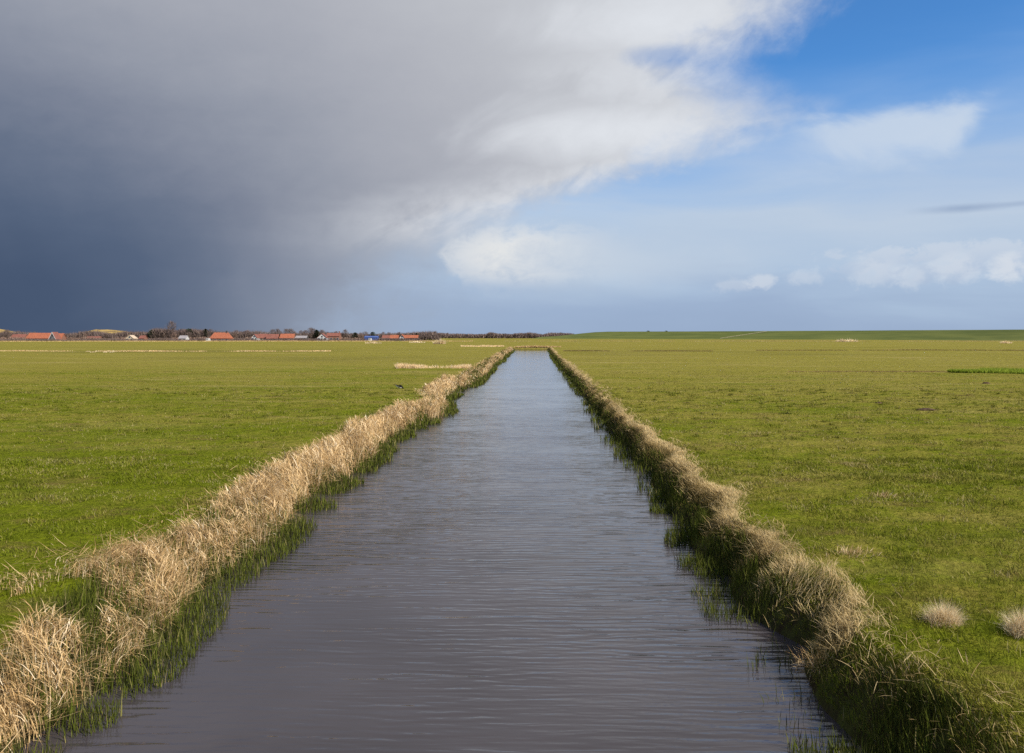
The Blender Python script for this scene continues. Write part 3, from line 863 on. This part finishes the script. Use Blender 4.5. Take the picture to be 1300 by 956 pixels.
def make_tree(name, H, W, kind):
    t = empty(name, (0, 0, 0))
    tr = []
    def limb(p, d, L, r, lev):
        n_ = 4; pts_ = []
        for k in range(n_ + 1):
            f = k / n_; pts_.append((p + d * (L * f) + Vector((random.uniform(-1, 1), random.uniform(-1, 1), 0)) * .03 * L * f, r * (1 - .75 * f)))
        tr.append(pts_)
        if lev:
            for _ in range(5 if lev == 2 else 3):
                f = random.uniform(.35, .95); q = p + d * (L * f)
                nd = (d + Vector((random.uniform(-1, 1), random.uniform(-1, 1), random.uniform(-.1, .6))) * .9).normalized()
                limb(q, nd, L * random.uniform(.4, .65), r * .5, lev - 1)
    limb(Vector((0, 0, -.2)), Vector((random.uniform(-.06, .06), random.uniform(-.06, .06), 1)).normalized(), H * .62, .035 * H, 2)
    V, Q = [], []
    for pts_ in tr:
        b0 = len(V)
        for (p, r) in pts_:
            for k in range(6): V.append((p.x + r * math.cos(k * 1.047), p.y + r * math.sin(k * 1.047), p.z))
        for s in range(len(pts_) - 1):
            for k in range(6): Q.append([b0 + s * 6 + k, b0 + s * 6 + (k + 1) % 6, b0 + s * 6 + 6 + (k + 1) % 6, b0 + s * 6 + 6 + k])
    link('trunk', raw_mesh('trunk', V, np.array(Q).ravel(), np.arange(len(Q)) * 4, None, True), M_BARK, t)
    n = 620 if kind != 'evergreen' else 900
    th = U(0, 6.28, n); u = RNG.random(n) ** .6; v = U(-1, 1, n)
    rr = W * .5 * np.sqrt(np.clip(1 - v * v, 0, 1)) * u * (.7 + .6 * vnoise(th * 1.3 + H, v * 2.2))
    z0 = H * .60 + v * H * .34
    root = np.stack([rr * np.cos(th), rr * np.sin(th), z0], 1)
    if kind == 'evergreen':
        s = blades(root, U(.5, 1.1, n), .5, th, U(.6, 1.6, n), U(0, .8, n), U(0, 1, n), 2); mt = M_EVERGREEN
    else:
        s = blades(root, H * U(.08, .2, n), .11, np.pi / 2 - th + RNG.normal(0, .5, n), U(.1, .9, n), U(-.5, .3, n), U(0, 1, n), 2)
        mt = M_TWIG_RED if kind == 'red' else M_TWIG
    blade_obj('crown', [s], mt, t)
    return t


M_BARK = simple('bark', (0.085, 0.065, 0.05), .3, 3)


def copy_tree(o):
    r = o.copy(); COL.objects.link(r)
    for ch in [c_ for c_ in bpy.data.objects if c_.parent == o]:
        c2 = ch.copy(); c2.parent = r; COL.objects.link(c2)
    return r


PROTO = [('bare_tree', make_tree('bare_tree', 9.5, 6.5, 'bare')), ('bare_tree', make_tree('bare_tree', 8.0, 7.5, 'bare')), ('bare_tree', make_tree('bare_tree', 8.5, 6.0, 'red')),
         ('bare_tree', make_tree('bare_tree', 10.5, 6.0, 'bare')), ('evergreen_tree', make_tree('evergreen_tree', 9.0, 6.0, 'evergreen'))]
USED = set()


def plant(k, px, Y, s, label, group):
    name, pr = PROTO[k]
    o = pr if k not in USED else copy_tree(pr)
    USED.add(k)
    o.location = (at(px, Y), Y, 0); o.rotation_euler[2] = random.uniform(0, 6.28); o.scale = (s * random.uniform(.9, 1.2), s * random.uniform(.9, 1.2), s)
    return tag(o, label, 'tree', group)


belts = [(2, 44, 9, .85, 'bare shrubby tree at the far left below the golden dune', 'trees below the golden dune'),
         (82, 160, 8, .62, 'low bare tree before the golden dune ridge', 'trees before the dune ridge'),
         (190, 268, 24, 1.0, 'bare brown tree in the tall belt left of the big orange roof', 'tall tree belt'),
         (296, 325, 8, .92, 'bare brown tree between the big orange roof and the white gabled house', 'trees right of the big orange roof'),
         (345, 404, 14, .95, 'bare tree behind the orange roofed house in the middle of the village', 'trees in the middle of the village'),
         (408, 464, 14, .85, 'bare tree behind the red brick house and its lawn', 'trees behind the red brick house'),
         (480, 560, 16, .70, 'low bare tree around the long orange roofed house', 'trees around the long house')]
for (p0, p1, n, s, lab, grp) in belts:
    for j in range(n):
        plant(random.choice((0, 1, 2, 3, 0, 1)), p0 + (p1 - p0) * (j + random.uniform(.1, .9)) / n, random.uniform(632, 668), s * random.uniform(.72, 1.08), lab, grp)
for (px, s, lab) in ((240, 1.1, 'dark evergreen crown in the middle of the tall bare belt'), (261, 1.08, 'dark evergreen crown nearest the big orange roof'), (193, 1.0, 'dark evergreen at the left end of the tall bare belt'),
                     (402, 1.0, 'dark evergreen just left of the red roofed white house'), (451, .75, 'round dark green bush tree left of the blue shed'), (473, .8, 'dark green tree behind the blue shed'), (529, .7, 'dark evergreen at the right end of the long house')):
    plant(4, px, 640, s, lab, None)
plant(3, 218, 640, 1.45, 'tallest bare tree poking out above the belt', None)

# bushes on the dike
for (px, s, lab) in ((823, .62, 'dark bush at the left end of the row on the dike'), (831, .3, 'smallest bush on the dike, second in the row'), (838, .34, 'low bush in the middle of the row on the dike'), (846, .6, 'tall dark bush near the right end of the row on the dike'), (854, .35, 'low bush at the right end of the row on the dike')):
    Yq = 1080 - 460 * (px - 640) / 700 + 14
    o = copy_tree(PROTO[4][1]); o.location = (at(px, Yq), Yq, 5.2); o.scale = (s * 1.3, s * 1.3, s * .9)
    tag(o, lab, 'bush')

# ------------------------------------------------------------------ village houses
M_TILE = simple('orange_roof_tile', (0.25, 0.080, 0.040), .25, 1.2, .8)
M_TILE_RED = simple('red_roof_tile', (0.165, 0.062, 0.044), .25, 1.2, .8)
M_TILE_DARK = simple('grey_roof_tile', (0.22, 0.20, 0.20), .2, 1.2, .8)
M_BRICK = simple('red_brick', (0.17, 0.080, 0.055), .25, 4)
M_WHITE = simple('white_paint', (0.40, 0.385, 0.37), .06, 2, .6)
M_CREAM = simple('cream_render', (0.40, 0.31, 0.22), .1, 2)
M_DARKW = simple('dark_boards', (0.05, 0.045, 0.045), .2, 2)
M_BLUE = simple('blue_steel', (0.04, 0.075, 0.22), .12, 1, .5)
M_GLASS = simple('window_glass', (0.03, 0.035, 0.045), .1, 1, .1, .5)
M_RUBBER = simple('rubber', (0.02, 0.02, 0.02), .1, 1)
M_DOOR = simple('green_door', (0.03, 0.07, 0.05), .1, 1, .5)


def box(bm, x0, x1, y0, y1, z0, z1):
    vs = [bm.verts.new(p) for p in ((x0, y0, z0), (x1, y0, z0), (x1, y1, z0), (x0, y1, z0), (x0, y0, z1), (x1, y0, z1), (x1, y1, z1), (x0, y1, z1))]
    for f in ((0, 3, 2, 1), (4, 5, 6, 7), (0, 1, 5, 4), (1, 2, 6, 5), (2, 3, 7, 6), (3, 0, 4, 7)): bm.faces.new([vs[k] for k in f])


def bm_obj(name, bm, mat, parent=None):
    me = bpy.data.meshes.new(name); bmesh.ops.recalc_face_normals(bm, faces=bm.faces); bm.to_mesh(me); bm.free()
    return link(name, me, mat, parent)


def house(px0, px1, Y, wall_h, roof_h, label, wall, roof, gable=False, chim=None, nwin=3, door=True, hip=0.0, cat='house', rz=0.0, depth=None, winmat=None, barge=0.0):
    wall_h *= .86; roof_h *= .82
    W = (px1 - px0) / F * Y; D = depth or max(6.5, min(9, W * .8))
    t = empty('house' if cat == 'house' else cat, (at((px0 + px1) / 2, Y), Y, -.05), rz)
    tag(t, label, cat)
    bm = bmesh.new()
    hw, hd = W / 2, D / 2
    b8 = [bm.verts.new(p) for p in ((-hw, -hd, 0), (hw, -hd, 0), (hw, hd, 0), (-hw, hd, 0), (-hw, -hd, wall_h), (hw, -hd, wall_h), (hw, hd, wall_h), (-hw, hd, wall_h))]
    e = .02
    if gable: r = [bm.verts.new((0, -hd, wall_h + roof_h - e)), bm.verts.new((0, hd, wall_h + roof_h - e))]
    else: r = [bm.verts.new((-hw, 0, wall_h + roof_h - e)), bm.verts.new((hw, 0, wall_h + roof_h - e))]
    F4 = lambda *q: bm.faces.new([b8[k] if k < 8 else r[k - 8] for k in q])
    if gable:
        F4(0, 1, 5, 8, 4); F4(2, 3, 7, 9, 6); F4(1, 2, 6, 5); F4(3, 0, 4, 7)
    elif hip:
        F4(0, 1, 5, 4); F4(1, 2, 6, 5); F4(2, 3, 7, 6); F4(3, 0, 4, 7); bmesh.ops.delete(bm, geom=r, context='VERTS')
    else:
        F4(0, 1, 5, 4); F4(2, 3, 7, 6); F4(1, 2, 6, 9, 5); F4(3, 0, 4, 8, 7)
    bm_obj('wall', bm, wall, t)
    # roof: two pitched slabs (or four with hips) with thickness and overhang
    bm = bmesh.new(); ov, th = .35, .22
    def slab(poly):
        a_ = [bm.verts.new((p[0], p[1], p[2] + .03)) for p in poly]; c_ = [bm.verts.new((p[0], p[1], p[2] + .03 + th)) for p in poly]
        bm.faces.new(a_[::-1]); bm.faces.new(c_)
        for k in range(len(poly)): bm.faces.new([a_[k], a_[(k + 1) % len(poly)], c_[(k + 1) % len(poly)], c_[k]])
    zt = wall_h + roof_h
    if gable:
        ze = wall_h - roof_h * ov / hw
        slab([(-hw - ov, -hd - ov, ze), (0, -hd - ov, zt), (0, hd + ov, zt), (-hw - ov, hd + ov, ze)])
        slab([(0, -hd - ov, zt), (hw + ov, -hd - ov, ze), (hw + ov, hd + ov, ze), (0, hd + ov, zt)])
    else:
        ze = wall_h - roof_h * ov / hd; hx = hip
        slab([(-hw - ov, -hd - ov, ze), (hw + ov, -hd - ov, ze), (hw + ov - hx, 0, zt), (-hw - ov + hx, 0, zt)])
        slab([(hw + ov, hd + ov, ze), (-hw - ov, hd + ov, ze), (-hw - ov + hx, 0, zt), (hw + ov - hx, 0, zt)])
        if hx:
            slab([(hw + ov, -hd - ov, ze), (hw + ov, hd + ov, ze), (hw + ov - hx, 0, zt)])
            slab([(-hw - ov, hd + ov, ze), (-hw - ov, -hd - ov, ze), (-hw - ov + hx, 0, zt)])
    ro = bm_obj('roof', bm, roof, t)
    if barge:                                          # white boards along the gable's two edges
        for sg in (-1, 1):
            bm = bmesh.new(); y0, y1 = -hd - ov - .10, -hd - ov - .03
            pl = [(sg * (hw + ov), ze - barge), (0, zt - barge), (0, zt + th + .1), (sg * (hw + ov), ze + th + .1)]
            fa = [bm.verts.new((p[0], y0, p[1])) for p in pl]; fb = [bm.verts.new((p[0], y1, p[1])) for p in pl]
            bm.faces.new(fa); bm.faces.new(fb[::-1])
            for k in range(4): bm.faces.new([fa[k], fb[k], fb[(k + 1) % 4], fa[(k + 1) % 4]])
            bm_obj('barge_board', bm, M_WHITE, ro)
    if chim is not None:
        bm = bmesh.new(); cx = chim * hw
        box(bm, cx - .45, cx + .45, -.45, .45, zt - .9, zt + 1.3); box(bm, cx - .55, cx + .55, -.55, .55, zt + 1.3, zt + 1.5)
        bm_obj('chimney', bm, M_DARKW if roof is M_TILE else M_BRICK, ro)
    for k in range(nwin):
        cx = -hw + W * (k + .5) / nwin
        if door and nwin > 1 and k == nwin // 2:
            bm = bmesh.new(); box(bm, cx - .5, cx + .5, -hd - .06, -hd + .05, .05, min(2.15, wall_h - .1)); bm_obj('door', bm, M_DOOR, t); continue
        z0, z1 = .9, min(2.2, wall_h - .15); ww = min(.75, W / nwin * .32)
        bm = bmesh.new(); box(bm, cx - ww - .1, cx + ww + .1, -hd - .08, -hd + .04, z0 - .1, z1 + .1); wf = bm_obj('window', bm, winmat or M_WHITE, t)
        bm = bmesh.new(); box(bm, cx - ww, cx + ww, -hd - .12, -hd - .05, z0, z1); bm_obj('pane', bm, M_GLASS, wf)
    if gable:
        bm = bmesh.new(); box(bm, -.7, .7, -hd - .08, -hd + .04, wall_h + .2, wall_h + 1.5); wf = bm_obj('window', bm, winmat or M_WHITE, t)
        bm = bmesh.new(); box(bm, -.58, .58, -hd - .12, -hd - .05, wall_h + .32, wall_h + 1.38); bm_obj('pane', bm, M_GLASS, wf)
    return t


HY = 600.0
house(17, 34, 640, 2.6, 3.2, 'muted red roofed house half hidden by shrubs at the far left', M_BRICK, M_TILE_RED, nwin=4)
house(38, 66, HY, 2.4, 4.6, 'long orange roofed farmhouse left of the white A-frame gable', M_DARKW, M_TILE, nwin=5)
house(65.5, 74, HY - 7, 1.8, 6.0, 'house front with a steep white A-frame gable between orange roofs', M_DARKW, M_TILE_RED, gable=True, nwin=2, door=False, depth=7, barge=.5)
house(74, 81, HY + 3, 2.4, 4.2, 'short orange roof right of the white A-frame gable', M_BRICK, M_TILE, nwin=2)
house(112, 128, 640, 2.2, 1.6, 'low red building before the golden dune ridge', M_BRICK, M_TILE_RED, nwin=4)
house(162, 172, HY, 2.2, 2.8, 'small house with a cream gable left of the tall tree belt', M_CREAM, M_CREAM, gable=True, nwin=2)
house(179, 185, HY, 2.2, 2.4, 'little dark red cottage just right of the cream gable', M_BRICK, M_TILE_RED, nwin=2)
house(229, 238, HY, 2.2, 2.4, 'small pale grey roofed shed in front of the tall tree belt', M_WHITE, M_TILE_DARK, nwin=2)
house(269, 293, HY, 2.4, 4.9, 'big house with a hipped bright orange roof and a dark chimney', M_BRICK, M_TILE, chim=.55, nwin=5, hip=2.2)
house(321, 328, HY - 4, 2.8, 3.0, 'white gabled house front with red roof, left of a red roofed row', M_WHITE, M_TILE_RED, gable=True, nwin=2)
house(328, 339, HY + 5, 2.5, 3.6, 'red roofed house attached behind the white gable', M_CREAM, M_TILE_RED, nwin=3)
house(340, 354, HY, 2.3, 3.6, 'red brick house between the white gable and the long orange roof', M_BRICK, M_TILE_RED, nwin=4)
house(357, 374, HY, 2.6, 3.6, 'house with long plain orange roof in the middle of the village', M_BRICK, M_TILE, nwin=5)
house(376, 390, HY + 4, 2.6, 1.8, 'dark low barn with small white windows and grey roof', M_DARKW, M_TILE_DARK, nwin=4, door=False)
house(404, 416, HY - 6, 2.8, 3.6, 'red roofed house with white front and gable facing the meadow', M_WHITE, M_TILE_RED, gable=True, nwin=3)
house(416, 432, HY, 4.2, 2.6, 'tall red brick house with chimney at its right end', M_BRICK, M_TILE_RED, chim=.85, nwin=4)
house(486, 495, HY + 6, 2.4, 2.4, 'small pale walled house right of the blue shed', M_CREAM, M_TILE_RED, nwin=2)
house(496, 506, HY, 2.4, 2.6, 'dark walled cottage with an orange roof left of the long house', M_DARKW, M_TILE, nwin=3)
house(508, 514, HY - 5, 2.8, 2.7, 'narrow white gable end adjoining the long orange roofed house', M_WHITE, M_TILE, gable=True, nwin=1, door=False)
house(514, 531, HY, 2.6, 2.4, 'long house with low orange roof and dark wall at the right end of the village', M_DARKW, M_TILE, nwin=5)
house(464, 480, HY - 10, 3.0, 1.2, 'bright blue flat roofed shed near the right end of the village', M_BLUE, M_BLUE, nwin=0, door=False, cat='shed')


def van(px, Y, label):
    t = empty('parked_van', (at(px, Y), Y, 0)); tag(t, label, 'van')
    bm = bmesh.new(); box(bm, -.95, .95, -2.4, 1.2, .35, 2.1); box(bm, -.95, .95, 1.2, 2.3, .35, 1.15)
    bmesh.ops.bevel(bm, geom=bm.edges[:], offset=.12, segments=2, affect='EDGES')
    bm_obj('body', bm, M_WHITE, t)
    bm = bmesh.new(); box(bm, -.7, .7, -2.45, -2.38, 1.25, 1.8); bm_obj('rear_window', bm, M_GLASS, t)
    for sx in (-.82, .82):
        for sy in (-1.5, 1.5):
            bm = bmesh.new(); bmesh.ops.create_cone(bm, cap_ends=True, segments=16, radius1=.35, radius2=.35, depth=.24, matrix=Matrix.Translation((sx, sy, .35)) @ Matrix.Rotation(rad(90), 4, 'Y'))
            bm_obj('wheel', bm, M_RUBBER, t)


van(264.5, 560, 'white van parked left of the big orange roofed house')
van(470, 570, 'white van parked before the blue shed')

# ------------------------------------------------------------------ the bird low over the left meadow
def bird():
    bm = bmesh.new()
    prof = [(-.20, .004), (-.15, .03), (-.08, .062), (0, .075), (.07, .065), (.12, .042), (.15, .040), (.18, .036), (.205, .014), (.25, .006), (.275, .001)]
    rings = []
    for (x_, r) in prof:
        rings.append([bm.verts.new((x_, r * math.cos(k * math.pi / 5), r * .85 * math.sin(k * math.pi / 5) + (.012 if x_ > .1 else 0))) for k in range(10)])
    for a_, b_ in zip(rings, rings[1:]):
        for k in range(10): bm.faces.new([a_[k], a_[(k + 1) % 10], b_[(k + 1) % 10], b_[k]])
    bm.faces.new(rings[0][::-1]); bm.faces.new(rings[-1])
    # tail fan
    tl = [bm.verts.new(p) for p in ((-.16, .03, .005), (-.16, -.03, .005), (-.29, -.06, -.005), (-.30, .06, -.005))]
    tl2 = [bm.verts.new((v.co.x, v.co.y, v.co.z - .008)) for v in tl]
    bm.faces.new(tl); bm.faces.new(tl2[::-1])
    for k in range(4): bm.faces.new([tl[k], tl2[k], tl2[(k + 1) % 4], tl[(k + 1) % 4]])
    for s, ang in ((1, .20), (-1, .10)):
        sec = [(0.03, .09, -.08), (.16, .10, -.09), (.28, .07, -.10), (.40, -.02, -.11), (.46, -.10, -.125)]
        up, dn = [], []
        for (d, fr_, bk) in sec:
            zz = .02 + d * math.sin(ang) - .10 * d * d; yy = s * d * math.cos(ang)
            up.append([bm.verts.new((fr_, yy, zz + .006)), bm.verts.new((bk, yy, zz + .002))]); dn.append([bm.verts.new((fr_, yy, zz - .006)), bm.verts.new((bk, yy, zz - .004))])
        for k in range(len(sec) - 1):
            bm.faces.new([up[k][0], up[k][1], up[k + 1][1], up[k + 1][0]]); bm.faces.new([dn[k][0], dn[k + 1][0], dn[k + 1][1], dn[k][1]])
            bm.faces.new([up[k][0], up[k + 1][0], dn[k + 1][0], dn[k][0]]); bm.faces.new([up[k][1], dn[k][1], dn[k + 1][1], up[k + 1][1]])
        bm.faces.new([up[-1][0], up[-1][1], dn[-1][1], dn[-1][0]])
    bmesh.ops.recalc_face_normals(bm, faces=bm.faces); bm.normal_update()
    for f in bm.faces:
        cen = f.calc_center_median()
        f.material_index = 1 if (f.normal.z < -.25 and cen.x < .12 and abs(cen.y) < .30 and cen.x > -.24) else 0
    o = bm_obj('bird', bm, simple('black_plumage', (.010, .010, .010), .2, 20, .9, 0.0)); o.data.materials.append(simple('white_plumage', (.72, .70, .66), .05, 20, .8))
    Yq = 60.0
    o.location = (at(507, Yq), Yq, EYE - (491 - HORIZON) / F * Yq + .0)
    o.rotation_euler = (rad(-9), rad(22), rad(-12))
    o.scale = (1.75, 1.5, 1.5)
    return tag(o, 'black and white bird flying low over the left meadow', 'bird')


bird()

# ------------------------------------------------------------------ render settings
scene.view_settings.view_transform = 'Standard'
scene.view_settings.look = 'None'
scene.view_settings.exposure = EXP
scene.view_settings.gamma = 1.0
scene.view_settings.use_curve_mapping = False
scene.cycles.max_bounces = 6
scene.cycles.diffuse_bounces = 2
scene.cycles.transmission_bounces = 2
scene.cycles.use_denoising = False
